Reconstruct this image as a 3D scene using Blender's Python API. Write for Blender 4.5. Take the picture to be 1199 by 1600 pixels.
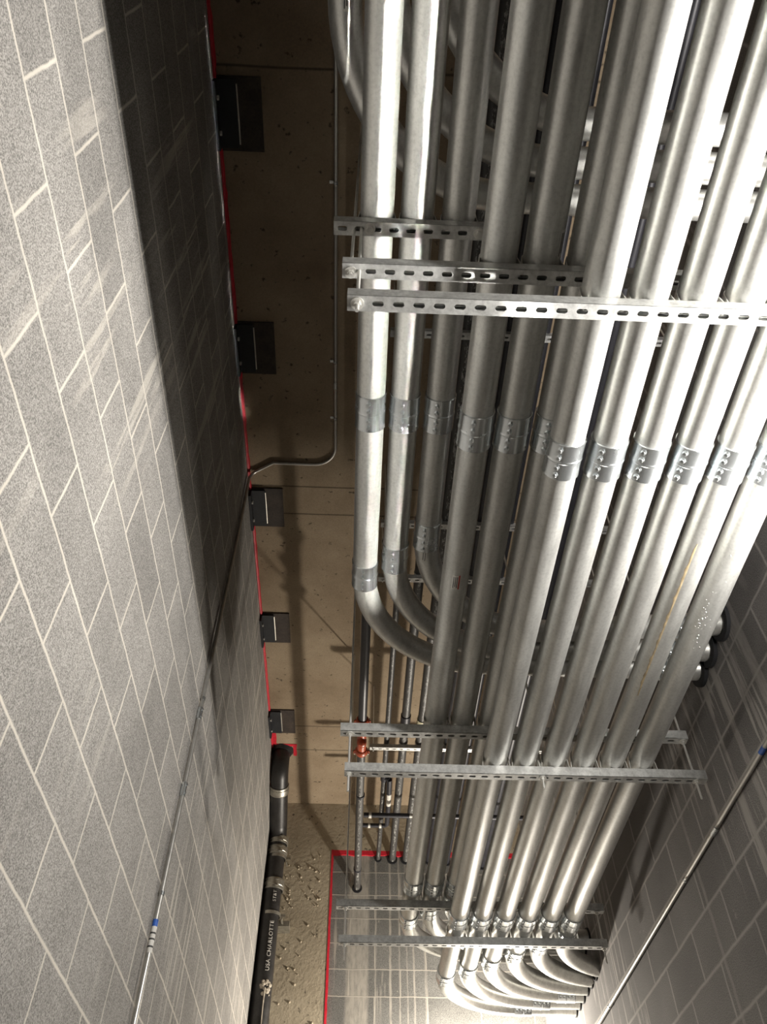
import bpy, math, random
from mathutils import Vector, Matrix
random.seed(7)
PI = math.pi
C = bpy.context.scene.collection
for o in list(bpy.data.objects): bpy.data.objects.remove(o)
CZ = 1.6                                   # eye height above the floor; all positions below are measured from the eye

# ------------------------------------------------------------------ camera
F_PX = 1240.16
pitch, yaw, roll = 0.875840, 0.0400397, -0.000498
cam_d = bpy.data.cameras.new('camera'); cam = bpy.data.objects.new('camera', cam_d); C.objects.link(cam)
cp, sp, cy, sy = math.cos(pitch), math.sin(pitch), math.cos(yaw), math.sin(yaw)
fw = Vector((sy*cp, cy*cp, sp)); rt = Vector((cy, -sy, 0)); up = rt.cross(fw)
r2 = rt*math.cos(roll)+up*math.sin(roll); u2 = -rt*math.sin(roll)+up*math.cos(roll)
cam.matrix_world = Matrix(((r2.x, u2.x, -fw.x, 0), (r2.y, u2.y, -fw.y, 0), (r2.z, u2.z, -fw.z, CZ), (0, 0, 0, 1)))
cam_d.sensor_fit = 'VERTICAL'; cam_d.sensor_height = 32.0; cam_d.lens = 32.0*F_PX/1600
cam_d.clip_start = 0.02; cam_d.clip_end = 50
bpy.context.scene.camera = cam

# ------------------------------------------------------------------ world, lights, exposure
w = bpy.data.worlds.new('world'); bpy.context.scene.world = w; w.use_nodes = True
w.node_tree.nodes['Background'].inputs[0].default_value = (0.5, 0.5, 0.55, 1)
w.node_tree.nodes['Background'].inputs[1].default_value = 0.004
vs = bpy.context.scene.view_settings
vs.view_transform = 'Standard'; vs.look = 'None'; vs.gamma = 1; vs.use_curve_mapping = False
vs.exposure = 0.0
def lamp(name, loc, power, col, r):
    l = bpy.data.lights.new(name, 'POINT'); l.energy = power; l.color = col; l.shadow_soft_size = r
    o = bpy.data.objects.new(name, l); C.objects.link(o); o.location = (loc[0], loc[1], loc[2]+CZ)
# work lights on the right wall, out of frame, plus one added fill strip
def strip(name, loc, aim, power, col, sx, sy, spread):
    l = bpy.data.lights.new(name, 'AREA'); l.shape = 'RECTANGLE'; l.size = sx; l.size_y = sy; l.energy = power; l.color = col
    l.spread = math.radians(spread)
    o = bpy.data.objects.new(name, l); C.objects.link(o)
    z = (Vector(loc)-Vector(aim)).normalized(); y = Vector((0, 1, 0)); y = (y-z*y.dot(z)).normalized(); x = y.cross(z)
    o.matrix_world = Matrix(((x.x, y.x, z.x, loc[0]), (x.y, y.y, z.y, loc[1]), (x.z, y.z, z.z, loc[2]+CZ), (0, 0, 0, 1)))
strip('strip_light', (1.39, 0.88, 1.55), (0.39, .88, 2.15), 106, (1.0, 0.96, 0.90), .05, 1.5, 180)
lamp('work_light', (1.07, 6.38, 1.58), 260, (1.0, 0.92, 0.80), 0.045)
lamp('work_light', (1.21, -4.5, 1.0), 10, (1.0, 0.90, 0.76), 0.05)
strip('conduit_fill_strip', (1.34, 1.25, 0.2), (0.052, 1.25, 2.42), 3.6, (1.0, 0.97, 0.90), .02, 2.5, 4)  # added narrow strip with no known source, brightens the two leftmost upper conduits

# ------------------------------------------------------------------ materials
def newmat(name):
    m = bpy.data.materials.new(name); m.use_nodes = True
    nt = m.node_tree; return m, nt, nt.nodes['Principled BSDF']
def nd(nt, t, **k):
    n = nt.nodes.new(t)
    for a, b in k.items(): setattr(n, a, b)
    return n
def ln(nt, a, b): nt.links.new(a, b)
def mixc(nt, fac, a, b, mode='MIX'):
    n = nd(nt, 'ShaderNodeMix', data_type='RGBA', blend_type=mode)
    for s, v in ((n.inputs[0], fac), (n.inputs[6], a), (n.inputs[7], b)):
        if hasattr(v, 'is_output'): ln(nt, v, s)
        else: s.default_value = v if isinstance(v, (int, float)) else (*v, 1)[:4]
    return n.outputs[2]
def noise(nt, vec, scale, detail=3, rough=.55):
    n = nd(nt, 'ShaderNodeTexNoise'); n.inputs['Scale'].default_value = scale
    n.inputs['Detail'].default_value = detail; n.inputs['Roughness'].default_value = rough
    ln(nt, vec, n.inputs['Vector']); return n.outputs['Fac']
def ramp(nt, f, p0, c0, p1, c1):
    n = nd(nt, 'ShaderNodeValToRGB'); e = n.color_ramp.elements
    e[0].position = p0; e[0].color = (*c0, 1) if not isinstance(c0, float) else (c0, c0, c0, 1)
    e[1].position = p1; e[1].color = (*c1, 1) if not isinstance(c1, float) else (c1, c1, c1, 1)
    ln(nt, f, n.inputs[0]); return n.outputs[0]
def mp(nt, src, scale=(1, 1, 1), loc=(0, 0, 0)):
    n = nd(nt, 'ShaderNodeMapping'); n.inputs['Scale'].default_value = scale; n.inputs['Location'].default_value = loc
    ln(nt, src, n.inputs['Vector']); return n.outputs[0]
def math_(nt, op, a, b=0.0, c=None):
    n = nd(nt, 'ShaderNodeMath', operation=op)
    for i, v in enumerate((a, b) if c is None else (a, b, c)):
        if hasattr(v, 'is_output'): ln(nt, v, n.inputs[i])
        else: n.inputs[i].default_value = v
    return n.outputs[0]
def bump(nt, p, h, strength, dist=.002):
    b = nd(nt, 'ShaderNodeBump'); b.inputs['Strength'].default_value = strength; b.inputs['Distance'].default_value = dist
    ln(nt, h, b.inputs['Height']); ln(nt, b.outputs[0], p.inputs['Normal'])
def pos(nt): return nd(nt, 'ShaderNodeNewGeometry').outputs['Position']

def cmu(name, axis, u0, v0, row_h, block, mortar, smear, joint=.0058, soft=.35, bands=()):
    m, nt, p = newmat(name); P = pos(nt)
    s = nd(nt, 'ShaderNodeSeparateXYZ'); ln(nt, P, s.inputs[0])
    U = s.outputs[axis]; V = s.outputs[2]
    wob = noise(nt, P, 9, 4); wb = math_(nt, 'MULTIPLY', math_(nt, 'SUBTRACT', wob, .5), .012)
    u = math_(nt, 'ADD', math_(nt, 'SUBTRACT', U, u0), wb)
    v = math_(nt, 'ADD', math_(nt, 'SUBTRACT', V, v0+CZ), wb)
    c = nd(nt, 'ShaderNodeCombineXYZ'); ln(nt, u, c.inputs[0]); ln(nt, v, c.inputs[1])
    b = nd(nt, 'ShaderNodeTexBrick'); b.offset = .5; b.offset_frequency = 2
    b.inputs['Scale'].default_value = 1; b.inputs['Mortar Size'].default_value = joint
    b.inputs['Mortar Smooth'].default_value = soft; b.inputs['Brick Width'].default_value = .4064
    b.inputs['Row Height'].default_value = row_h; b.inputs['Bias'].default_value = 0
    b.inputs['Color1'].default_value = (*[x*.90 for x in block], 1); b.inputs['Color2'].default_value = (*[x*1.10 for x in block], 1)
    b.inputs['Mortar'].default_value = (*mortar, 1); ln(nt, c.outputs[0], b.inputs['Vector'])
    # pitted face
    sp_ = noise(nt, P, 260, 2, .7); spk = ramp(nt, sp_, .38, .45, .62, 1.2)
    big = ramp(nt, noise(nt, P, 3.2, 4), .3, .86, .7, 1.12)
    col = mixc(nt, 1.0, b.outputs['Color'], spk, 'MULTIPLY')
    keep = mixc(nt, b.outputs['Fac'], col, b.outputs['Color'])
    col = mixc(nt, 1.0, keep, big, 'MULTIPLY')
    # streaks of wiped mortar
    sc = [5, 5, .9]; sc[axis] = 13
    st = noise(nt, mp(nt, P, tuple(sc)), 1.6, 5, .62)
    patch = ramp(nt, noise(nt, P, .9, 2), .52, 0.0, .62, 1.0)
    sf = math_(nt, 'MULTIPLY', ramp(nt, st, .54, 0.0, .62, 1.0), math_(nt, 'MULTIPLY', patch, smear))
    col = mixc(nt, sf, col, mortar)
    for bu, hw, k in bands:                 # trowel-wide vertical smears
        d = math_(nt, 'ABSOLUTE', math_(nt, 'SUBTRACT', math_(nt, 'ADD', U, math_(nt, 'MULTIPLY', noise(nt, mp(nt, P, (1, 1, 6)), 3, 4), .012)), bu+.006))
        f = math_(nt, 'MULTIPLY', ramp(nt, d, hw*.85, 1.0, hw*1.1+.002, 0.0), math_(nt, 'MULTIPLY', ramp(nt, noise(nt, mp(nt, P, (6, 6, 1.5)), 9, 4), .25, .35, .6, 1.0), k))
        col = mixc(nt, f, col, mortar)
    blot = ramp(nt, noise(nt, P, 21, 5, .7), .66, 0.0, .72, .5)
    col = mixc(nt, blot, col, mortar)
    ln(nt, col, p.inputs['Base Color']); p.inputs['Roughness'].default_value = .95
    p.inputs['Specular IOR Level'].default_value = .2
    h = math_(nt, 'ADD', math_(nt, 'MULTIPLY', sp_, .5), math_(nt, 'MULTIPLY', b.outputs['Fac'], .25))
    bump(nt, p, h, .55, .004); return m
M = {}
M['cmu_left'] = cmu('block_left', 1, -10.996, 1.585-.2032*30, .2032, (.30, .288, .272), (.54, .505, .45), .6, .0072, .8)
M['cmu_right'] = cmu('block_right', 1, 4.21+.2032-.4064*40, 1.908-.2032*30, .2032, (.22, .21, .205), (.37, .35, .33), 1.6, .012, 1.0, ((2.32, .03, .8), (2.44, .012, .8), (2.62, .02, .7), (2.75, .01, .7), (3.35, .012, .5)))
M['cmu_end'] = cmu('block_end', 0, .197+.2032-.4064*20, 2.486-.192*30, .192, (.18, .176, .166), (.36, .335, .295), .9, .005, .5, ((.061, .086, .85), (.205, .006, .7), (.322, .008, .8), (.395, .004, .7), (.455, .003, .7), (.508, .006, .8), (.60, .010, .5), (.03, .01, .6)))

def concrete(name, ca, cb, seams=(), blobs=0.0):
    m, nt, p = newmat(name); P = pos(nt)
    col = ramp(nt, noise(nt, P, 2.3, 6, .6), .3, ca, .72, cb)
    pits = ramp(nt, noise(nt, P, 28, 3, .5), .27, .35, .34, 1.0)
    col = mixc(nt, 1.0, col, pits, 'MULTIPLY')
    fine = ramp(nt, noise(nt, P, 120, 2, .6), .3, .88, .7, 1.08)
    col = mixc(nt, 1.0, col, fine, 'MULTIPLY')
    s = nd(nt, 'ShaderNodeSeparateXYZ'); ln(nt, P, s.inputs[0])
    for y in seams:
        d = math_(nt, 'ABSOLUTE', math_(nt, 'SUBTRACT', math_(nt, 'ADD', s.outputs[1], math_(nt, 'MULTIPLY', noise(nt, P, 3, 2), .012)), y+.006))
        col = mixc(nt, 1.0, col, ramp(nt, d, .002, .3, .007, 1.0), 'MULTIPLY')
    ln(nt, col, p.inputs['Base Color']); p.inputs['Roughness'].default_value = .9
    p.inputs['Specular IOR Level'].default_value = .25
    h = noise(nt, P, 30, 5, .6)
    bump(nt, p, h, .35+blobs, .004+.02*blobs); return m
M['ceil'] = concrete('ceiling_concrete', (.21, .155, .102), (.33, .262, .182), (.74, 3.046, 3.268, 5.544, 5.88))
M['beam'] = concrete('beam_concrete', (.31, .262, .19), (.44, .38, .285), (), .22)
M['floor'] = concrete('floor_concrete', (.13, .125, .12), (.20, .19, .18))

def metal(name, base, rough, met, mott=.12, scale=30, stretch=(1, .15, 1), bs=.06):
    m, nt, p = newmat(name); P = pos(nt)
    f = noise(nt, mp(nt, P, stretch), scale, 4, .6)
    col = mixc(nt, 1.0, base, ramp(nt, f, .3, 1-mott, .7, 1+mott*.5), 'MULTIPLY')
    sp_ = noise(nt, P, 95, 3, .7)
    col = mixc(nt, 1.0, col, ramp(nt, sp_, .3, 1-mott*.8, .55, 1.0), 'MULTIPLY')
    ln(nt, col, p.inputs['Base Color']); p.inputs['Metallic'].default_value = met
    rr = math_(nt, 'ADD', math_(nt, 'MULTIPLY', f, .18), rough-.09)
    ln(nt, rr, p.inputs['Roughness'])
    bump(nt, p, noise(nt, mp(nt, P, stretch), scale*5, 3), bs, .001); return m
M['emt'] = metal('galvanized_steel', (.66, .66, .635), .38, .74, .20, 30, (1, .15, 1), .10)
M['emt_stain'] = None
M['zinc'] = metal('zinc_coupling', (.76, .80, .82), .25, .95, .05, 12, (1, 1, 1), .006)
M['strut'] = metal('strut_steel', (.66, .665, .65), .40, .60, .25, 40, (1, 1, 1), .08)
M['rod'] = metal('rod_zinc', (.78, .77, .73), .36, .55, .1, 60, (1, 1, 1))
M['thin'] = metal('thin_conduit', (.58, .57, .54), .38, .85, .1)
M['black_pipe'] = metal('black_steel', (.035, .035, .042), .42, .25, .3, 50)
M['iron'] = metal('black_iron', (.028, .026, .025), .42, .1, .5, 14, (1, 1, 1), .2)
M['plate'] = metal('painted_plate', (.020, .021, .025), .6, .2, .4, 18, (1, 1, 1))
M['rustplate'] = metal('embed_plate', (.05, .036, .028), .75, .1, .5, 16, (1, 1, 1))
M['band'] = metal('band_steel', (.40, .38, .33), .4, .8, .25, 30, (1, 1, 1))
def printed(name, base, ink, amt):       # pipe with a worn line of print down its underside
    m, nt, p = newmat(name); P = pos(nt)
    f = noise(nt, mp(nt, P, (1, .35, 1)), 90, 4, .75)
    g = nd(nt, 'ShaderNodeNewGeometry'); s = nd(nt, 'ShaderNodeSeparateXYZ'); ln(nt, g.outputs['Normal'], s.inputs[0])
    strip = ramp(nt, math_(nt, 'MULTIPLY', s.outputs[2], -1.0), .93, 0.0, .97, 1.0)
    k = math_(nt, 'MULTIPLY', ramp(nt, f, .52, 0.0, .58, 1.0), strip)
    k = math_(nt, 'MULTIPLY', k, amt)
    col = mixc(nt, k, base, ink)
    ln(nt, col, p.inputs['Base Color']); p.inputs['Roughness'].default_value = .5; return m
M['sprinkler'] = printed('printed_pipe', (.05, .048, .046), (.45, .45, .43), .55)
def plain(name, col, rough=.6, met=0.0, nz=.2):
    m, nt, p = newmat(name); P = pos(nt)
    c = mixc(nt, 1.0, col, ramp(nt, noise(nt, P, 40, 3), .3, 1-nz, .7, 1+nz*.5), 'MULTIPLY')
    ln(nt, c, p.inputs['Base Color']); p.inputs['Roughness'].default_value = rough; p.inputs['Metallic'].default_value = met; return m
M['red'] = plain('red_sealant', (.55, .012, .03), .55)
M['orange'] = plain('orange_fitting', (.50, .085, .03), .35, 0, .35)
M['dark'] = plain('dark_gap', (.012, .012, .014), .9)
M['white'] = plain('white_sticker', (.72, .70, .66), .6, 0, .05)
M['ink'] = plain('sticker_ink', (.06, .06, .06), .7)
M['redink'] = plain('sticker_red', (.45, .05, .04), .7)
M['blue'] = plain('blue_sticker', (.03, .12, .5), .5)
M['paint'] = plain('white_print', (.70, .68, .64), .7, 0, .5)
M['plaster'] = plain('mortar_splash', (.42, .37, .30), .95, 0, .3)
M['pex'] = plain('white_tube', (.62, .60, .55), .45)
M['weld'] = plain('bare_weld', (.60, .57, .50), .45, .6)
M['stain'] = plain('dried_run', (.42, .33, .20), .6, .1, .4)
M['water'] = plain('water', (.8, .8, .8), .05, .6, .01)
M['cpvc'] = plain('yellow_cap', (.62, .58, .40), .6)

# ------------------------------------------------------------------ mesh helpers
class MB:
    def __init__(s): s.v = []; s.f = []
    def box(s, x0, x1, y0, y1, z0, z1):
        n = len(s.v)
        s.v += [Vector((x, y, z)) for z in (z0, z1) for y in (y0, y1) for x in (x0, x1)]
        for q in ((0, 2, 3, 1), (4, 5, 7, 6), (0, 1, 5, 4), (2, 6, 7, 3), (0, 4, 6, 2), (1, 3, 7, 5)):
            s.f.append([n+i for i in q])
        return s
    def sweep(s, pts, r, seg=28, cap=True):
        pts = [Vector(p) for p in pts]; n0 = len(s.v); N = len(pts)
        rs = r if isinstance(r, (list, tuple)) else [r]*N
        t = (pts[1]-pts[0]).normalized(); a = Vector((0, 0, 1)) if abs(t.z) < .9 else Vector((1, 0, 0))
        u = (a-t*a.dot(t)).normalized(); v = t.cross(u)
        for i, p in enumerate(pts):
            ta = (pts[min(i+1, N-1)]-pts[max(i-1, 0)])
            if ta.length > 1e-9:
                tn = ta.normalized(); q = t.rotation_difference(tn); u = q @ u; v = q @ v; t = tn
            for k in range(seg):
                th = 2*PI*k/seg; s.v.append(p+(u*math.cos(th)+v*math.sin(th))*rs[i])
        for i in range(N-1):
            for k in range(seg):
                a0 = n0+i*seg+k; b0 = n0+i*seg+(k+1) % seg
                s.f.append([a0, b0, b0+seg, a0+seg])
        if cap:
            s.f.append([n0+k for k in range(seg)][::-1]); s.f.append([n0+(N-1)*seg+k for k in range(seg)])
        return s
    def lathe(s, c, d, prof, seg=32, closed=True):
        c = Vector(c); d = Vector(d).normalized(); a = Vector((0, 0, 1)) if abs(d.z) < .9 else Vector((1, 0, 0))
        u = (a-d*a.dot(d)).normalized(); v = d.cross(u); n0 = len(s.v); N = len(prof)
        for t, r in prof:
            for k in range(seg):
                th = 2*PI*k/seg; s.v.append(c+d*t+(u*math.cos(th)+v*math.sin(th))*r)
        for i in range(N-1 if not closed else N):
            j = (i+1) % N
            for k in range(seg):
                k2 = (k+1) % seg; s.f.append([n0+i*seg+k, n0+i*seg+k2, n0+j*seg+k2, n0+j*seg+k])
        return s
    def build(s, name, mat, parent=None, smooth=True, sharp=35):
        mn = Vector([min(v[i] for v in s.v) for i in range(3)]); mx = Vector([max(v[i] for v in s.v) for i in range(3)])
        o_ = Vector(((mn.x+mx.x)/2, (mn.y+mx.y)/2, mn.z))
        me = bpy.data.meshes.new(name); me.from_pydata([tuple(v-o_) for v in s.v], [], s.f); me.validate()
        if smooth:
            me.polygons.foreach_set('use_smooth', [True]*len(me.polygons)); me.set_sharp_from_angle(angle=math.radians(sharp))
        me.materials.append(mat)
        o = bpy.data.objects.new(name, me); C.objects.link(o)
        if parent is None: o.location = o_+Vector((0, 0, CZ))
        else:
            base = parent; off = Vector((0, 0, 0))
            while base is not None: off += base.location; base = base.parent
            o.parent = parent; o.location = o_+Vector((0, 0, CZ))-off
        return o
def tag(o, label, cat, group=None, kind=None):
    if label: o['label'] = label
    if cat: o['category'] = cat
    if group: o['group'] = group
    if kind: o['kind'] = kind
    return o
def thing(name, loc, label, cat, group=None):
    o = bpy.data.objects.new(name, None); C.objects.link(o); o.location = (loc[0], loc[1], loc[2]+CZ)
    o.empty_display_size = .1
    return tag(o, label, cat, group)
def struct(name, mb, mat, smooth=False):
    o = mb.build(name, mat, None, smooth); o['kind'] = 'structure'; return o
def arc(c, r, a0, a1, ex, ey, n=14):
    c = Vector(c); ex = Vector(ex); ey = Vector(ey)
    return [c+(ex*math.cos(a0+(a1-a0)*i/n)+ey*math.sin(a0+(a1-a0)*i/n))*r for i in range(n+1)]
def fillet(pts, r, n=12):
    pts = [Vector(p) for p in pts]; out = [pts[0]]
    for i in range(1, len(pts)-1):
        p = pts[i]; a = (pts[i-1]-p).normalized(); b = (pts[i+1]-p).normalized()
        rr = r[i-1] if isinstance(r, (list, tuple)) else r
        ang = a.angle(b); t = rr/math.tan(ang/2); bis = (a+b).normalized(); cen = p+bis*(rr/math.sin(ang/2))
        s = p+a*t-cen; e = p+b*t-cen; tot = s.angle(e); ax = s.cross(e).normalized()
        for k in range(n+1): out.append(cen+(Matrix.Rotation(tot*k/n, 3, ax) @ s))
    out.append(pts[-1]); return out

# ------------------------------------------------------------------ setting
XL, XR, YE, H, FL = -.71, 1.50, 6.735, 3.88, -CZ
YB = -6.0
struct('floor', MB().box(XL-.2, XR+.2, YB-.2, YE+.3, FL-.15, FL), M['floor'])
struct('ceiling', MB().box(XL-.2, XR+.2, YB-.2, YE+.3, H, H+.2), M['ceil'])
struct('wall_left', MB().box(XL-.2, XL, YB, YE+.3, FL, H), M['cmu_left'])
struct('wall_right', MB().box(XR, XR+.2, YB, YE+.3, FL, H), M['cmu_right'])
struct('wall_end', MB().box(-.18, XR, YE+.012, YE+.3, FL, 3.443), M['cmu_end'])
struct('wall_end_beam', MB().box(XL, XR, YE, YE+.28, 3.443, H).box(XL, -.18, YE, YE+.28, FL, 3.443), M['beam'])
struct('wall_back', MB().box(XL-.2, XR+.2, YB-.2, YB, FL, H), M['cmu_right'])

def bead(pts, r, name):                    # uneven bead of firestop sealant
    P = [Vector(p) for p in pts]; out = []; rs = []
    for a, b in zip(P[:-1], P[1:]):
        n = max(2, int((b-a).length/.04))
        for k in range(n):
            out.append(a.lerp(b, k/n)+Vector([random.uniform(-.0015, .0015) for _ in range(3)])); rs.append(r*random.uniform(.85, 1.15))
    out.append(P[-1]); rs.append(r)
    return MB().sweep(out, rs, 10)
struct('trim_1', bead([(XL+.003, -1, H-.004), (XL+.003, YE, H-.004)], .013, 's'), M['red'], True)
def ribbon(mb, a, b, wdir, w, t, nrm):
    a, b, wd, nr = Vector(a), Vector(b), Vector(wdir), Vector(nrm); n = int((b-a).length/.05)+1; n0 = len(mb.v)
    for k in range(n+1):
        c = a.lerp(b, k/n); ww = w*random.uniform(.85, 1.12)
        mb.v += [c, c+nr*t, c+wd*ww+nr*t*.9, c+wd*ww]
    for k in range(n):
        for q in range(4):
            mb.f.append([n0+k*4+q, n0+k*4+(q+1) % 4, n0+k*4+4+(q+1) % 4, n0+k*4+4+q])
    return mb
tr = MB(); ribbon(tr, (-.185, YE+.012, 3.445), (XR, YE+.012, 3.445), (0, 0, -1), .045, .012, (0, -1, 0))
struct('trim_2', tr, M['red'])
tr = MB(); ribbon(tr, (-.185, YE+.010, 3.445), (-.172, YE+.010, 1.2), (1, 0, 0), .018, .013, (0, -1, 0))
struct('trim_3', tr, M['red'])

# ------------------------------------------------------------------ strut channel
SW = .0413
def strut_mb(x0, x1, y, zb, pitch=.0508, first=.0254, sl=.0286, sh=.0143, w=SW, h=SW):
    m = MB(); t = .0027; y0, y1 = y-w/2, y+w/2; zt = zb+t
    def plate(xa, xb, hole):
        if not hole: m.box(xa, xb, y0, y1, zb, zt); return
        n = 16; hx = (xa+xb)/2; inner = []
        for k in range(n):
            th = 2*PI*(k+.5)/n; cx_, sy_ = math.cos(th), math.sin(th)
            inner.append((hx+math.copysign(sl/2-sh/2, cx_)+cx_*sh/2, y+sy_*sh/2))
        outer = []
        for (px, py) in inner:
            dx, dy = px-hx, py-y; k1 = ((xb-xa)/2)/abs(dx) if abs(dx) > 1e-9 else 1e9; k2 = (w/2)/abs(dy) if abs(dy) > 1e-9 else 1e9
            k = min(k1, k2); outer.append([hx+dx*k, y+dy*k])
        for cxn, cyn in ((xa, y0), (xa, y1), (xb, y0), (xb, y1)):      # snap nearest to the corners
            j = min(range(n), key=lambda q: (outer[q][0]-cxn)**2+(outer[q][1]-cyn)**2); outer[j] = [cxn, cyn]
        n0 = len(m.v)
        for z in (zb, zt):
            m.v += [Vector((p[0], p[1], z)) for p in inner]+[Vector((p[0], p[1], z)) for p in outer]
        for k in range(n):
            k2 = (k+1) % n
            m.f.append([n0+k, n0+k2, n0+n+k2, n0+n+k])
            m.f.append([n0+2*n+k, n0+3*n+k, n0+3*n+k2, n0+2*n+k2])
            m.f.append([n0+k, n0+2*n+k, n0+2*n+k2, n0+k2])
    x = x0+first-pitch/2
    if x > x0+1e-4: plate(x0, x, False)
    else: x = x0
    while x+pitch <= x1+1e-6: plate(x, x+pitch, True); x += pitch
    if x < x1-1e-4: plate(x, x1, False)
    m.box(x0, x1, y0, y0+t, zt, zb+h).box(x0, x1, y1-t, y1, zt, zb+h)
    m.box(x0, x1, y0+t, y0+.0095, zb+h-t, zb+h).box(x0, x1, y1-.0095, y1-t, zb+h-t, zb+h)
    m.box(x0, x1, y0+.0068, y0+.0095, zb+h-.010, zb+h-t).box(x0, x1, y1-.0095, y1-.0068, zb+h-.010, zb+h-t)
    return m
def clamp_mb(x, z, y, r, base):
    m = MB(); wv = .030; ri, ro = r+.0008, r+.0032; n = 20; n0 = len(m.v)
    prof = []
    for k in range(n+1):
        th = PI*k/n; prof.append((math.cos(th), math.sin(th)))
    pts = [(x+ri+.006, base, x+ro+.006, base)]
    for c_, s_ in prof: pts.append((x+c_*ri, z+s_*ri, x+c_*ro, z+s_*ro))
    pts.append((x-ri-.006, base, x-ro-.006, base))
    for a, b, c_, d in pts:
        m.v += [Vector((a, y-wv/2, b)), Vector((c_, y-wv/2, d)), Vector((c_, y+wv/2, d)), Vector((a, y+wv/2, b))]
    for k in range(len(pts)-1):
        for q in range(4): m.f.append([n0+k*4+q, n0+k*4+(q+1) % 4, n0+k*4+4+(q+1) % 4, n0+k*4+4+q])
    # clamp ears with their bolt, either side of the joint at the top
    m.box(x-.007, x-.004, y-wv/2, y+wv/2, z+r, z+r+.024).box(x+.004, x+.007, y-wv/2, y+wv/2, z+r, z+r+.024)
    m.sweep([(x-.018, y, z+r+.013), (x+.020, y, z+r+.013)], .0032, 8)
    for sx in (-1, 1):                          # hooked feet in the channel
        m.box(x+sx*(r+.002)-.003, x+sx*(r+.002)+.003, y-.011, y+.011, base-.004, base+.004)
    return m
def nut(mb, c, af=.0095, h=.009): mb.lathe(c, (0, 0, 1), [(0, .004), (0, af), (h, af), (h, .004)], 6)
ROD_R = .0048
def rod(x, y, zbot, struts, label, group):
    t = thing('threaded_rod', (x, y, zbot), label, 'rod', group)
    m = MB(); n = 2; m.sweep([(x, y, zbot), (x, y, H+.01)], ROD_R, 12); m.build('shaft', M['rod'], t)
    for zs in struts:
        q = MB(); nut(q, (x, y, zs-.012), .0095, .009); q.build('nut', M['rod'], t, sharp=25)
        q = MB(); q.lathe((x, y, zs-.0032), (0, 0, 1), [(0, .005), (0, .0165), (.003, .0165), (.003, .005)], 24); q.build('washer', M['rod'], t)
        q = MB(); nut(q, (x, y, zs+SW+.001), .0095, .009); q.build('nut', M['rod'], t, sharp=25)
    return t

# ------------------------------------------------------------------ conduits
R = .0508
ZC, ZB, ZA = 1.925, 2.12, 2.425
XC = [.592+.125*k for k in range(6)]; XB = [.350, .468, .590]; XA = [.015, .137, .262]
CAMV = Vector((0, 0, 0))
def coupling(parent, c, d, L=.125, spin=0.0, mat=None, r=R, name='coupling'):
    c = Vector(c); d = Vector(d).normalized(); ro = r+.0040; h = L/2
    m = MB().lathe(c, d, [(-h, r-.002), (-h, ro-.001), (-h+.0015, ro+.0012), (-h+.006, ro+.0004), (-.005, ro), (-.002, ro+.0018), (.002, ro+.0018), (.005, ro),
                          (h-.006, ro+.0004), (h-.0015, ro+.0012), (h, ro-.001), (h, r-.002)], 40)
    o = m.build(name, mat or M['zinc'], parent, sharp=11)
    tc = (CAMV-c); tc = (tc-d*tc.dot(d)).normalized(); side = d.cross(tc)
    nn = (tc*math.cos(spin)+side*math.sin(spin)).normalized()
    for t_ in (-h*.70, -h*.28, h*.28, h*.70):
        q = MB(); b = c+d*t_+nn*(ro-.001)
        q.lathe(b, nn, [(0, .0), (0, .0088), (.0035, .0084), (.0048, .0064), (.0088, .0056), (.0088, .0024), (.006, .0022), (.006, .0)], 16, closed=False)
        q.build('set_screw', M['zinc'], o)
    return o
def sleeve(parent, c, d, r, k=1.35, t=.006):
    d = Vector(d); m = MB().lathe(Vector(c)-d*t, d, [(0, r*.98), (0, r*k), (t*2, r*k), (t*2, r*.98)], 30)
    return m.build('wall_sleeve', M['dark'], parent)
def sticker(parent, c, axis, r, w, h, th, rows=3, red=False):
    """small printed label curved on a tube: c = tube axis point, th = angle from straight down towards +side, w along the tube"""
    c = Vector(c); ax = Vector(axis).normalized(); dn = Vector((0, 0, -1)) if abs(ax.z) < .9 else Vector((0, -1, 0))
    side = ax.cross(dn)
    def patch(u0, u1, a0, a1, rr):
        m = MB(); n = 6
        for k in range(n+1):
            a = a0+(a1-a0)*k/n; nv = dn*math.cos(a)+side*math.sin(a)
            for rad in (rr, rr+.0004):
                m.v += [c+ax*u0+nv*rad, c+ax*u1+nv*rad]
        for k in range(n):
            b = k*4; m.f += [[b+2, b+3, b+7, b+6], [b, b+4, b+5, b+1], [b, b+2, b+6, b+4], [b+1, b+5, b+7, b+3]]
        m.f += [[0, 1, 3, 2], [n*4, n*4+2, n*4+3, n*4+1]]
        return m
    da = h/r/2
    o = patch(-w/2, w/2, th-da, th+da, r+.0003).build('sticker', M['white'], parent)
    for k in range(rows):
        a = th-da+2*da*(k+.7)/(rows+.4)
        patch(-w*.40, w*(.40-.1*(k % 2)), a-da*.13, a+da*.13, r+.0008).build('print_line', M['ink'], o)
    if red: patch(-w/2, w/2, th-da*1.5, th-da*1.0, r+.0003).build('red_edge', M['redink'], o)
    return o
ordn = ['leftmost', 'second from left', 'third from left', 'fourth from left', 'fifth from left', 'rightmost']
Y0C, Y0B, Y0A = -1.6, -1.0, -2.4
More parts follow.
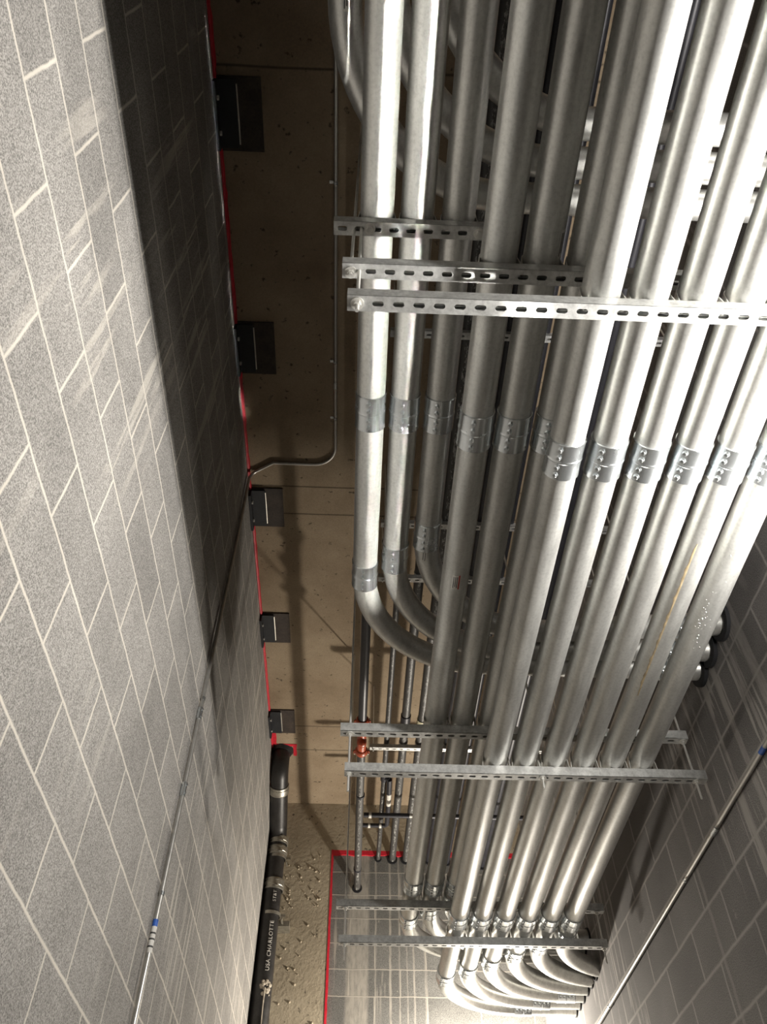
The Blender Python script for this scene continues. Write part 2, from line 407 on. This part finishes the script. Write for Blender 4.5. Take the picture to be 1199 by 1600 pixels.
# lowest tier: six straight runs that elbow right at the far end and enter the right wall
RB = .50
for k, x in enumerate(XC):
    yh = 5.80-.122*k; t = thing('steel_conduit', (x, Y0C, ZC),
        'galvanized steel conduit on the lowest rack tier, %s of its six' % ordn[k], 'conduit', 'conduits of the lowest rack tier')
    ys = yh-RB
    MB().sweep([(x, Y0C, ZC), (x, 1.30, ZC), (x, 1.41, ZC), (x, 2.2, ZC), (x, 3.3, ZC), (x, 4.4, ZC), (x, ys, ZC)], R, 40).build('straight_pipe', M['emt'], t)
    coupling(t, (x, 1.356, ZC), (0, 1, 0), .125, .22)
    coupling(t, (x, 4.47, ZC), (0, 1, 0), .125, .15)
    pts = arc((x+RB, ys, ZC), RB, PI, PI/2, (1, 0, 0), (0, 1, 0), 18)+[Vector((XR+.05, yh, ZC))]
    MB().sweep(pts, R, 40).build('elbow', M['emt'], t)
    coupling(t, (x, ys-.03, ZC), (0, 1, 0), .12, .3)
    if k < 3: coupling(t, ((1.14, 1.24, 1.38)[k], yh, ZC), (1, 0, 0), .115, .4)
    sleeve(t, (XR-.004, yh, ZC), (1, 0, 0), R, 1.12)
    if k == 4:                                # long dried rust-yellow run mark
        m = MB(); n = 60; a0 = math.radians(-27); rnd = random.Random(5)
        def on(y, a, rr): return Vector((x+rr*math.sin(a), y, ZC-rr*math.cos(a)))
        for q in range(n+1):
            y = 1.66+.78*q/n; wv = (.05+.10*abs(math.sin(q*.9)*math.sin(q*.37+1)))*min(1, q/4, (n-q)/6+.05)+.01
            m.v += [on(y, a0-wv*.4, R+.0006), on(y, a0-wv, R+.0003), on(y, a0+.05, R+.0003), on(y, a0+.03, R+.0006)]
        for q in range(n): m.f += [[q*4+j, q*4+(j+1) % 4, q*4+4+(j+1) % 4, q*4+4+j] for j in range(4)]
        m.build('dried_stain', M['stain'], t)
    if k == 5:                                # beads of water
        m = MB(); rnd = random.Random(9)
        for q in range(46):
            y = rnd.gauss(2.0, .13); a = math.radians(rnd.gauss(-28, 15)); nn = Vector((math.sin(a), 0, -math.cos(a))); rr = rnd.uniform(.0009, .0022)
            m.lathe(Vector((x, y, ZC))+nn*(R-.0002), nn, [(0, 0.), (0, rr), (rr*.6, rr*.8), (rr, rr*.3), (rr*1.05, 0.)], 8, closed=False)
        o = m.build('water_beads', M['water'], t, sharp=80); o['kind'] = 'stuff'
# middle tier
for k, x in enumerate(XB):
    yh = 5.47-.13*k; ys = yh-RB; t = thing('steel_conduit', (x, Y0B, ZB),
        'galvanized steel conduit on the middle rack tier, %s of its three' % ('left', 'centre one', 'right')[k], 'conduit', 'conduits of the middle rack tier')
    MB().sweep([(x, Y0B, ZB), (x, 1.35, ZB), (x, 1.45, ZB), (x, 3.0, ZB), (x, ys, ZB)], R, 40).build('straight_pipe', M['emt'], t)
    coupling(t, (x, 1.40, ZB), (0, 1, 0), .13, .12)
    coupling(t, (x, 4.50, ZB), (0, 1, 0), .13, .1)
    pts = arc((x+RB, ys, ZB), RB, PI, PI/2, (1, 0, 0), (0, 1, 0), 18)+[Vector((XR+.05, yh, ZB))]
    MB().sweep(pts, R, 40).build('elbow', M['emt'], t)
    coupling(t, (x, ys-.03, ZB), (0, 1, 0), .12, .3)
    sleeve(t, (XR-.004, yh, ZB), (1, 0, 0), R, 1.2)
    if k == 0: sticker(t, (x, 2.05, ZB), (0, 1, 0), R, .07, .022, .10, 3, True)
    if k == 1: sticker(t, (x, .79, ZB), (0, 1, 0), R, .08, .022, -.95, 3)
# upper tier
RA = .56
for k, x in enumerate(XA):
    yc = (2.354, 2.246, 2.117)[k]; ys = yc+.02; yh = ys+RA; t = thing('steel_conduit', (x, Y0A, ZA),
        'galvanized steel conduit on the upper rack tier, %s of three, bending right' % ('outer left one', 'middle one', 'inner right one')[k], 'conduit', 'conduits of the upper rack tier')
    MB().sweep([(x, Y0A, ZA), (x, 1.49, ZA), (x, 1.59, ZA), (x, ys, ZA)], R, 40).build('straight_pipe', M['emt'], t)
    coupling(t, (x, 1.537, ZA), (0, 1, 0), .14, .15)
    a = arc((x+RA, ys, ZA), RA, PI, PI/2, (1, 0, 0), (0, 1, 0), 18)
    e = Vector((XR+.03, (2.70, 2.57, 2.40)[k], 2.232))
    pts = a[:-1]+fillet([a[-1]-Vector((.001, 0, 0)), Vector((x+RA+.03, yh, ZA)), e], .3, 4)[1:]
    MB().sweep(pts, R, 40).build('elbow', M['emt'], t)
    coupling(t, (x, yc, ZA), (0, 1, 0), .135, .2)
    d = (e-pts[-2]).normalized(); c = e-d*.20
    coupling(t, c, d, .09, .3)
    sleeve(t, e-Vector((.034, 0, 0)), (1, 0, 0), R, 1.55, .012)
    if k == 2: sticker(t, (x, 2.21, ZA), (0, 1, 0), R, .055, .02, .15, 2)
# elbows above the upper tier, at the near end
for k, (x, ys) in enumerate(((-.10, .33), (.025, .21), (.15, .09))):
    z = 2.76; t = thing('steel_conduit', (x, -1.2, z), 'steel conduit elbow above the top tier, near end, %s of the nested three' % ('outer', 'middle', 'inner')[k],
        'conduit', 'nested elbows above the rack')
    rb = .56
    MB().sweep([(x, -2.4, z), (x, 0, z), (x, ys, z)], R, 36).build('straight_pipe', M['emt'], t)
    MB().sweep(arc((x+rb, ys, z), rb, PI, PI/2, (1, 0, 0), (0, 1, 0), 18)+[Vector((XR+.03, ys+rb, z))], R, 36).build('elbow', M['emt'], t)
    if k == 0: sticker(t, (x, .33, z), (0, 1, 0), R, .07, .022, -.15, 3)

# ------------------------------------------------------------------ trapeze struts with clamps, and their rods
def strut(x0, x1, y, zb, xs, zc, label, group, first=.0254):
    t = thing('strut_channel', ((x0+x1)/2, y, zb), label, 'strut', group)
    strut_mb(x0, x1, y, zb, first=first).build('channel', M['strut'], t, sharp=40)
    for x in xs: clamp_mb(x, zc, y, R, zb+SW-.006).build('pipe_clamp', M['rod'], t)
ZSC, ZSB, ZSA = ZC-R-SW, ZB-R-SW, ZA-R-SW
G = 'slotted struts of the conduit rack'
Y1, Y2, Y3 = .86, 2.945, 4.63
strut(-.055, 1.46, Y1, ZSC, XC, ZC, 'slotted strut, lowest of the three nearest, crossing under all conduits', G)
strut(-.075, .93, Y1, ZSB, XB, ZB, 'slotted strut, middle of the three nearest, ending behind the lowest tier', G)
strut(-.112, .335, Y1, ZSA, XA, ZA, 'shortest slotted strut, top of the three nearest, under three conduits', G)
strut(-.045, 1.475, Y2, ZSC, XC, ZC, 'lower slotted strut of the pair beside the orange pipe fitting', G)
strut(-.07, 1.45, Y2, ZSB, XB, ZB, 'upper slotted strut of the pair beside the orange pipe fitting', G)
strut(-.065, 1.43, Y3, ZSC, XC, ZC, 'lower slotted strut of the farthest pair, in front of the nested elbows', G)
strut(-.085, 1.45, Y3, ZSB, XB, ZB, 'upper slotted strut of the farthest pair, near the end wall', G)
GR = 'threaded rods of the conduit rack'
rod(-.030, Y1, ZSC-.040, [ZSC], 'threaded rod at the left end of the nearest lowest strut', GR)
rod(-.052, Y1+.004, ZSB-.018, [ZSB], 'threaded rod at the left end of the nearest middle strut', GR)
rod(.318, Y1, ZSA-.012, [ZSA], 'threaded rod at the right end of the nearest top strut', GR)
rod(-.006, Y1-.002, ZSA-.012, [ZSA], 'threaded rod near the left end of the nearest top strut', GR)
rod(1.440, Y1, ZSC-.04, [ZSC], 'threaded rod at the right end of the nearest lowest strut', GR)
rod(-.028, Y2, ZSC-.08, [ZSC, ZSB], 'threaded rod left of the orange pipe fitting, through two struts', GR)
rod(1.430, Y2, ZSC-.08, [ZSC, ZSB], 'threaded rod at the right end of the middle strut pair', GR)
rod(.782, Y2, ZSC-.05, [ZSC], 'short threaded rod end poking below the middle of the lower strut', GR)
rod(-.032, Y3, ZSC-.08, [ZSC, ZSB], 'threaded rod at the left end of the farthest strut pair', GR)
rod(1.410, Y3, ZSC-.08, [ZSC, ZSB], 'threaded rod at the right end of the farthest strut pair', GR)

# ------------------------------------------------------------------ steel clips along the left edge of the ceiling
clipn = ['nearest', 'second nearest', 'middle', 'fourth', 'farthest']
for k, y in enumerate((.79, 1.955, 3.075, 4.205, 5.335)):
    t = thing('wall_clip', (-.62, y+.145, H-.07), 'dark steel angle clip where block wall meets ceiling, %s of the five' % clipn[k], 'bracket', 'steel clips along the ceiling edge')
    x1 = -.505
    MB().box(-.708, x1, y-.01, y+.30, H-.009, H).build('embed_plate', M['rustplate'], t, False)
    m = MB().box(-.708, -.615, y, y+.285, H-.022, H-.009).box(-.708, -.694, y, y+.285, H-.075, H-.022)
    m.build('angle', M['plate'], t, False)
    MB().sweep([(-.613, y+.02, H-.011), (-.612, y+.12, H-.012), (-.613, y+.27, H-.011)], .004, 8).build('weld', M['weld'], t)
    for yy in (.07, .215):
        q = MB(); q.lathe((-.694, y+yy, H-.05), (1, 0, 0), [(0, 0.), (0, .011), (.008, .011), (.008, 0.)], 6, closed=False); q.build('bolt', M['rod'], t, False)

# ------------------------------------------------------------------ thin conduits
rt_ = .0092
t = thing('thin_conduit', (XL+.012, 2.97, FL), 'thin conduit climbing the left block wall and turning along the ceiling', 'conduit')
pth = [Vector((XL+.0125, 2.97, FL))]+fillet([(XL+.0125, 2.97, 3.3), (XL+.0125, 2.955, H-.012), (-.55, 2.862, H-.012)], .05, 8)+fillet([(-.45, 2.865, H-.012), (-.176, 2.865, H-.012), (-.176, -1.0, H-.012)], .13, 12)
MB().sweep(pth, rt_, 16).build('tube', M['thin'], t)
def mini_coupling(c, d, parent, L=.05):
    o = MB().lathe(c, d, [(-L/2, rt_), (-L/2, rt_+.003), (L/2, rt_+.003), (L/2, rt_)], 18).build('coupling', M['zinc'], parent)
    d = Vector(d)
    for s in (-.3, .3):
        q = MB(); nn = Vector((1, -.6, 0)).normalized() if abs(d.z) > .5 else Vector((-.6, -.2, -1)).normalized()
        q.lathe(Vector(c)+d*(s*L)+nn*(rt_+.002), nn, [(0, 0.), (0, .004), (.005, .0035), (.005, 0.)], 8, closed=False); q.build('set_screw', M['zinc'], o)
for z in (2.13, 1.76): mini_coupling((XL+.0125, 2.97, z), (0, 0, 1), t, .06)
def strap(c, along, nrm, parent, side):
    c, al, n = Vector(c), Vector(along), Vector(nrm); sd = al.cross(n)*side; m = MB(); n0 = 0; pts = []
    for k in range(9):
        a = PI*k/8; pts.append(c+(sd*math.cos(a)+n*math.sin(a))*(rt_+.0015))
    pts = [c+sd*(.030)-n*(rt_), pts[0]-n*rt_]+pts
    for p in pts:
        pass
    for p, q in zip(pts[:-1], pts[1:]):
        d = (q-p).normalized(); up_ = al.cross(d); b = len(m.v)
        for pp in (p, q): m.v += [pp-al*.007, pp+al*.007, pp+al*.007+up_*.0015, pp-al*.007+up_*.0015]
        m.f += [[b, b+1, b+5, b+4], [b+1, b+2, b+6, b+5], [b+2, b+3, b+7, b+6], [b+3, b, b+4, b+7], [b, b+3, b+2, b+1], [b+4, b+5, b+6, b+7]]
    o = m.build('strap', M['zinc'], parent)
    q = MB().lathe(c+sd*.021-n*(rt_-.001), n, [(0, 0.), (0, .0055), (.004, .0045), (.004, 0.)], 10, closed=False); q.build('screw', M['rod'], o)
for z in (2.21, 1.34, .2): strap((XL+.0125, 2.97, z), (0, 0, 1), (1, 0, 0), t, 1)
for y in (1.212, 2.164, 2.53, .1): strap((-.176, y, H-.012), (0, 1, 0), (0, 0, -1), t, 1)
MB().lathe((-.176, 2.31, H-.012), (0, 1, 0), [(-.02, rt_), (-.02, rt_+.003), (.02, rt_+.003), (.02, rt_)], 16).build('coupling', M['zinc'], t)
o = MB().lathe((XL+.0125, 2.97, 1.19), (0, 0, 1), [(-.055, rt_), (-.055, rt_+.0006), (.055, rt_+.0006), (.055, rt_)], 18).build('sticker', M['white'], t)
MB().lathe((XL+.0125, 2.97, 1.235), (0, 0, 1), [(-.012, rt_), (-.012, rt_+.0009), (.012, rt_+.0009), (.012, rt_)], 18).build('blue_band', M['blue'], o)
for z in (1.20, 1.18, 1.155): MB().lathe((XL+.0125, 2.97, z), (0, 0, 1), [(-.003, rt_), (-.003, rt_+.0009), (.003, rt_+.0009), (.003, rt_)], 18).build('print_line', M['ink'], o)

t = thing('thin_conduit', (XR-.0125, 3.5, 1.66), 'thin conduit running level along the right block wall', 'conduit')
MB().sweep([(XR-.0125, -1, 1.672), (XR-.0125, 3.0, 1.672), (XR-.0125, 6.73, 1.665)], rt_, 16).build('tube', M['thin'], t)
for y in (3.47, 5.0, 1.95): strap((XR-.0125, y, 1.668), (0, 1, 0), (-1, 0, 0), t, 1)
MB().lathe((XR-.0125, 3.045, 1.67), (0, 1, 0), [(-.028, rt_), (-.028, rt_+.0022), (.028, rt_+.0022), (.028, rt_)], 18).build('coupling', M['zinc'], t)
MB().lathe((XR-.0125, 2.47, 1.672), (0, 1, 0), [(-.02, rt_), (-.02, rt_+.001), (.02, rt_+.001), (.02, rt_)], 18).build('blue_band', M['blue'], t)

# ------------------------------------------------------------------ black drain pipe in the far left corner
RP = .074
t = thing('drain_pipe', (-.63, 6.46, FL), 'black drain pipe with banded couplings dropping in the far left corner', 'pipe')
xp = -.630
p_top = fillet([(-.630, 5.90, H+.02), (-.630, 5.90, 3.70), (xp-.01, 6.46, 3.44), (xp, 6.46, FL)], [.11, .16], 10)
MB().sweep(p_top[:12]+[p_top[12]], RP, 32).build('top_bend', M['iron'], t)
MB().sweep(p_top[11:], RP, 32).build('pipe', M['iron'], t)
MB().lathe((-.630, 5.90, H-.03), (0, 0, 1), [(0, RP), (0, RP+.012), (.03, RP+.03), (.03, RP)], 30).build('collar', M['iron'], t)
def band(c, d, L, parent, r=RP):
    o = MB().lathe(c, d, [(-L/2, r), (-L/2, r+.006), (-L/2+.004, r+.008), (-L*.2, r+.006), (-L*.16, r+.009), (L*.16, r+.009), (L*.2, r+.006), (L/2-.004, r+.008), (L/2, r+.006), (L/2, r)], 32).build('band_coupling', M['band'], parent)
    q = MB(); c = Vector(c); d = Vector(d).normalized(); sd = d.cross(Vector((0, 0, 1))); sd = sd.normalized() if sd.length > .1 else Vector((1, 0, 0))
    for s in (-.28, .28): q.sweep([c+d*(s*L)+Vector((.35, -.9, 0)).normalized()*(r+.010)-Vector((.016, 0, 0)), c+d*(s*L)+Vector((.35, -.9, 0)).normalized()*(r+.010)+Vector((.016, 0, 0))], .005, 8)
    q.build('band_screw', M['band'], o)
dm = (p_top[12]-p_top[11]).normalized()
band(p_top[11].lerp(p_top[12], .25), dm, .075, t)
band((xp, 6.46, 3.36), (0, 0, 1), .06, t); band((xp, 6.46, 3.27), (0, 0, 1), .07, t); band((xp, 6.46, 2.99), (0, 0, 1), .085, t)
for z in (2.76, 3.22):
    m = MB().lathe((xp, 6.46, z), (0, 0, 1), [(-.012, RP), (-.012, RP+.004), (.012, RP+.004), (.012, RP)], 30)
    m.box(xp+.05, xp+.115, 6.46-.004, 6.46+.004, z-.010, z+.012).sweep([(xp+.085, 6.44, z-.035), (xp+.085, 6.53, z-.030)], .004, 8)
    m.build('pipe_strap', M['band'], t)
MB().box(xp+.03, xp+.14, 6.60, YE, 2.740, 2.780).sweep([(xp+.085, 6.5, 2.76), (xp+.085, 6.62, 2.76)], .006, 8).build('wall_bracket', M['band'], t, False)
# worn white lettering up the pipe
def letters(txt, size, z_start, c, r, facing, mat, parent):
    cu = bpy.data.curves.new('lettering', 'FONT'); cu.body = txt; cu.size = size; cu.extrude = 0; cu.space_character = 1.12
    tmp = bpy.data.objects.new('tmp', cu); C.objects.link(tmp); dg = bpy.context.evaluated_depsgraph_get()
    me = bpy.data.meshes.new_from_object(tmp.evaluated_get(dg)); bpy.data.objects.remove(tmp); m = MB()
    import bmesh
    b = bmesh.new(); b.from_mesh(me); bmesh.ops.triangulate(b, faces=b.faces); b.verts.ensure_lookup_table()
    th0 = math.atan2(facing[1], facing[0])
    def put(v, rr):
        a = th0-(v.co.y-size*.35)/r*1.0*-1
        return Vector((c[0]+rr*math.cos(th0+(v.co.y-size*.35)/r*-1), c[1]+rr*math.sin(th0+(v.co.y-size*.35)/r*-1), z_start+v.co.x))
    n = len(b.verts)
    m.v = [put(v, r+.0012) for v in b.verts]+[put(v, r+.0002) for v in b.verts]
    for f in b.faces: m.f.append([v.index for v in f.verts]); m.f.append([v.index+n for v in f.verts][::-1])
    b.free(); bpy.data.meshes.remove(me)
    return m.build('lettering', mat, parent, False)
letters('USA CHARLOTTE', .042, 2.335, (xp, 6.46), RP, (.30, -1), M['paint'], t)
letters('ST&T', .036, 2.84, (xp, 6.46), RP, (.30, -1), M['paint'], t)
m = MB(); random.seed(3)
for k in range(26):                              # mortar splash on the pipe
    th = math.atan2(-1, .35)+random.uniform(-.55, .55); z = 2.24+random.uniform(-.05, .04)-(.05*abs(th+1.23)); rr = random.uniform(.006, .016)
    c = Vector((xp+math.cos(th)*RP, 6.46+math.sin(th)*RP, z))
    m.lathe(c, Vector((math.cos(th), math.sin(th), 0)), [(0, 0.), (0, rr), (.004, rr*.8), (.007, rr*.3), (.008, 0.)], 9, closed=False)
m.sweep([(xp+.02, 6.46-RP-.001, 2.22), (xp+.018, 6.46-RP-.001, 2.1), (xp+.022, 6.46-RP-.001, 1.8)], [.007, .004, .003], 8)
m.build('mortar_splash', M['plaster'], t)
# red firestop around the pipe's ceiling opening
m = MB(); ribbon(m, (-.70, 5.80, H), (-.50, 5.80, H), (0, 1, 0), .03, .004, (0, 0, -1)); ribbon(m, (-.53, 5.80, H), (-.53, 5.97, H), (1, 0, 0), .03, .004, (0, 0, -1)); ribbon(m, (-.70, 5.62, H), (-.70, 6.1, H), (1, 0, 0), .035, .004, (0, 0, -1))
struct('trim_4', m, M['red'])
# lumps of grout on the concrete end face
m = MB(); random.seed(11)
for k in range(60):
    x = random.uniform(-.56, -.25); z = random.choice((random.gauss(3.2, .09), random.gauss(3.0, .05), random.uniform(1.9, 2.9)))
    if z > 3.4: continue
    rr = random.uniform(.004, .013)
    m.lathe((x, YE, z), (random.uniform(-.3, .3), -1, random.uniform(-.3, .3)), [(-.003, 0.), (-.003, rr), (.004, rr*.8), (.009, rr*.3), (.010, 0.)], 7, closed=False)
o = m.build('mortar_lumps', M['beam'], None); tag(o, 'rough lumps of mortar squeezed over the concrete beside the end wall', 'mortar', None, 'stuff')

# ------------------------------------------------------------------ pipes hung under the ceiling
def ceiling_pipe(x, z, r, y0, y1, label, mat, g='pipes hung under the ceiling'):
    t = thing('ceiling_pipe', (x, (y0+y1)/2, z-r), label, 'pipe', g)
    MB().sweep([(x, y0, z), (x, y1, z)], r, 24).build('pipe', mat, t)
    sleeve(t, (x, YE+.008, z-.006), (0, 1, 0), r, 1.5, .005)
    return t
ZP = 3.38
tA = thing('ceiling_pipe', (.037, 3, 3.10), 'black pipe with orange fittings, leftmost and lowest of the ceiling pipes', 'pipe', 'pipes hung under the ceiling')
MB().sweep([(.037, -1.0, 3.13), (.037, 4.42, 3.13)], .0285, 28).build('pipe', M['black_pipe'], tA)
MB().sweep([(.037, 4.72, 3.13), (.045, YE+.1, 3.125)], .0285, 28).build('pipe', M['sprinkler'], tA)
sleeve(tA, (.045, YE+.006, 3.118), (0, 1, 0), .0285, 1.45, .005)
def grooved(c, parent, r=.0285):
    m = MB().lathe(c, (0, 1, 0), [(-.024, r), (-.024, r+.008), (-.012, r+.014), (.012, r+.014), (.024, r+.008), (.024, r)], 28)
    x, y, z = c
    for s in (-1, 1): m.box(x+s*(r+.008)-.006, x+s*(r+.026), y-.014, y+.014, z-.012, z-.002) if s > 0 else m.box(x-(r+.026), x-(r+.002), y-.014, y+.014, z-.012, z-.002)
    o = m.build('grooved_coupling', M['orange'], parent)
    for s in (-1, 1):
        q = MB(); q.sweep([(x+s*(r+.018), y, z-.026), (x+s*(r+.018), y, z+.02)], .0042, 8); q.build('coupling_bolt', M['weld'], o)
grooved((.037, 4.40, 3.13), tA); grooved((.038, 4.745, 3.13), tA)
m = MB().sweep([(.037, 4.40, 3.13), (.037, 4.745, 3.13)], .031, 28).sweep([(.037, 4.60, 3.13), (.037, 4.60, 3.10), (.037, 4.595, 3.085), (.037, 4.59, 3.072)], [.032, .033, .031, .022], 24)
m.sweep([(.037, 4.59, 3.073), (.037, 4.588, 3.066)], [.022, .008], 20)
m.build('tee', M['orange'], tA)
for y in (5.3, 6.42): MB().lathe((.042, y, 3.127), (0, 1, 0), [(-.012, .028), (-.012, .0325), (.012, .0325), (.012, .028)], 24).build('ring', M['black_pipe'], tA)
tB = ceiling_pipe(.222, ZP, .0195, -1.0, YE+.1, 'thin dark pipe with a tee, second from left under the ceiling', M['sprinkler'])
MB().lathe((.222, 5.45, ZP), (0, 1, 0), [(-.05, .019), (-.05, .027), (.05, .027), (.05, .019)], 20).sweep([(.222, 5.45, ZP), (.262, 5.45, ZP-.03)], .022, 16).build('tee', M['black_pipe'], tB)
MB().sweep([(.262, 5.45, ZP-.03), (.266, 5.62, ZP-.045)], .021, 16).build('valve_body', M['black_pipe'], tB)
MB().sweep([(.266, 5.62, ZP-.045), (.268, 5.76, ZP-.06)], .019, 16).build('white_sleeve', M['pex'], tB)
MB().sweep([(.268, 5.76, ZP-.06), (.268, 6.0, ZP-.07)], .019, 16).build('branch', M['black_pipe'], tB)
MB().sweep(fillet([(.268, 5.98, ZP-.07), (.268, 6.06, ZP-.07), (.07, 6.06, ZP-.07)], .03, 6), .017, 14).build('branch', M['black_pipe'], tB)
for x in (.125, .215): MB().lathe((x, 6.06, ZP-.07), (1, 0, 0), [(-.009, .016), (-.009, .021), (.009, .021), (.009, .016)], 16).build('white_ring', M['pex'], tB)
tC = ceiling_pipe(.345, ZP, .030, -1.0, YE+.1, 'dark printed pipe, third from left under the ceiling', M['sprinkler'])
MB().lathe((.345, 4.72, ZP), (0, 1, 0), [(-.05, .03), (-.05, .036), (.05, .036), (.05, .03)], 20).build('coupling', M['black_pipe'], tC)
MB().lathe((.345, 4.79, ZP), (0, 1, 0), [(-.02, .03), (-.02, .0345), (.02, .0345), (.02, .03)], 20).build('pale_ring', M['cpvc'], tC)
tD = ceiling_pipe(.462, ZP, .030, -1.0, YE+.1, 'dark pipe, fourth from left under the ceiling, half behind a conduit', M['sprinkler'])
MB().lathe((.462, 4.75, ZP), (0, 1, 0), [(-.04, .03), (-.04, .0355), (.04, .0355), (.04, .03)], 20).build('pale_ring', M['cpvc'], tD)
names = ['fifth', 'sixth', 'seventh', 'eighth', 'ninth']
for k, x in enumerate((.665, .82, .98, 1.13, 1.30)):
    ceiling_pipe(x, ZP-(.0, .02, 0, .04, 0)[k], (.03, .022, .03, .027, .03)[k], -1.0, YE+.1, 'dark pipe glimpsed between the conduits, %s from left under the ceiling' % names[k], M['black_pipe'])
tX = thing('branch_pipe', (.5, 5.74, 3.20), 'black branch pipe with white ends crossing below the ceiling pipes', 'pipe')
MB().sweep([(.075, 5.74, 3.22), (.43, 5.74, 3.22)], .019, 18).build('pipe', M['black_pipe'], tX)
MB().lathe((.125, 5.74, 3.22), (1, 0, 0), [(-.010, .018), (-.010, .024), (.010, .024), (.010, .018)], 18).build('white_ring', M['pex'], tX)
MB().sweep([(.43, 5.74, 3.22), (.56, 5.74, 3.22)], .015, 18).build('white_end', M['pex'], tX)
MB().sweep([(.56, 5.74, 3.22), (1.45, 5.74, 3.22)], .019, 18).build('pipe', M['black_pipe'], tX)
# small struts carrying those pipes
gs = 'small struts under the ceiling pipes'
for k, (y, nm) in enumerate(((1.70, 'nearest, seen through gaps by the second tier'), (2.86, 'second, seen behind the conduit couplings'), (3.28, 'third, seen beside the three upper elbows'), (5.0, 'fourth, just past the orange fittings'))):
    zb = ZP-.03-.03; x0 = .10
    t = thing('small_strut', (.75, y, zb), 'small slotted strut under the ceiling pipes, %s' % nm, 'strut', gs)
    strut_mb(x0, 1.42, y, zb, .0508, .0254, .024, .010, .035, .03).build('channel', M['strut'], t)
    for x in (.125, .74, 1.39): MB().sweep([(x, y, zb-.02), (x, y, H)], .004, 8).build('hanger_rod', M['rod'], t)
    for x in (.345, .462, .665): 
        MB().lathe((x, y, ZP), (0, 1, 0), [(-.01, .030), (-.01, .033), (.01, .033), (.01, .030)], 20).build('pipe_clamp', M['rod'], t)
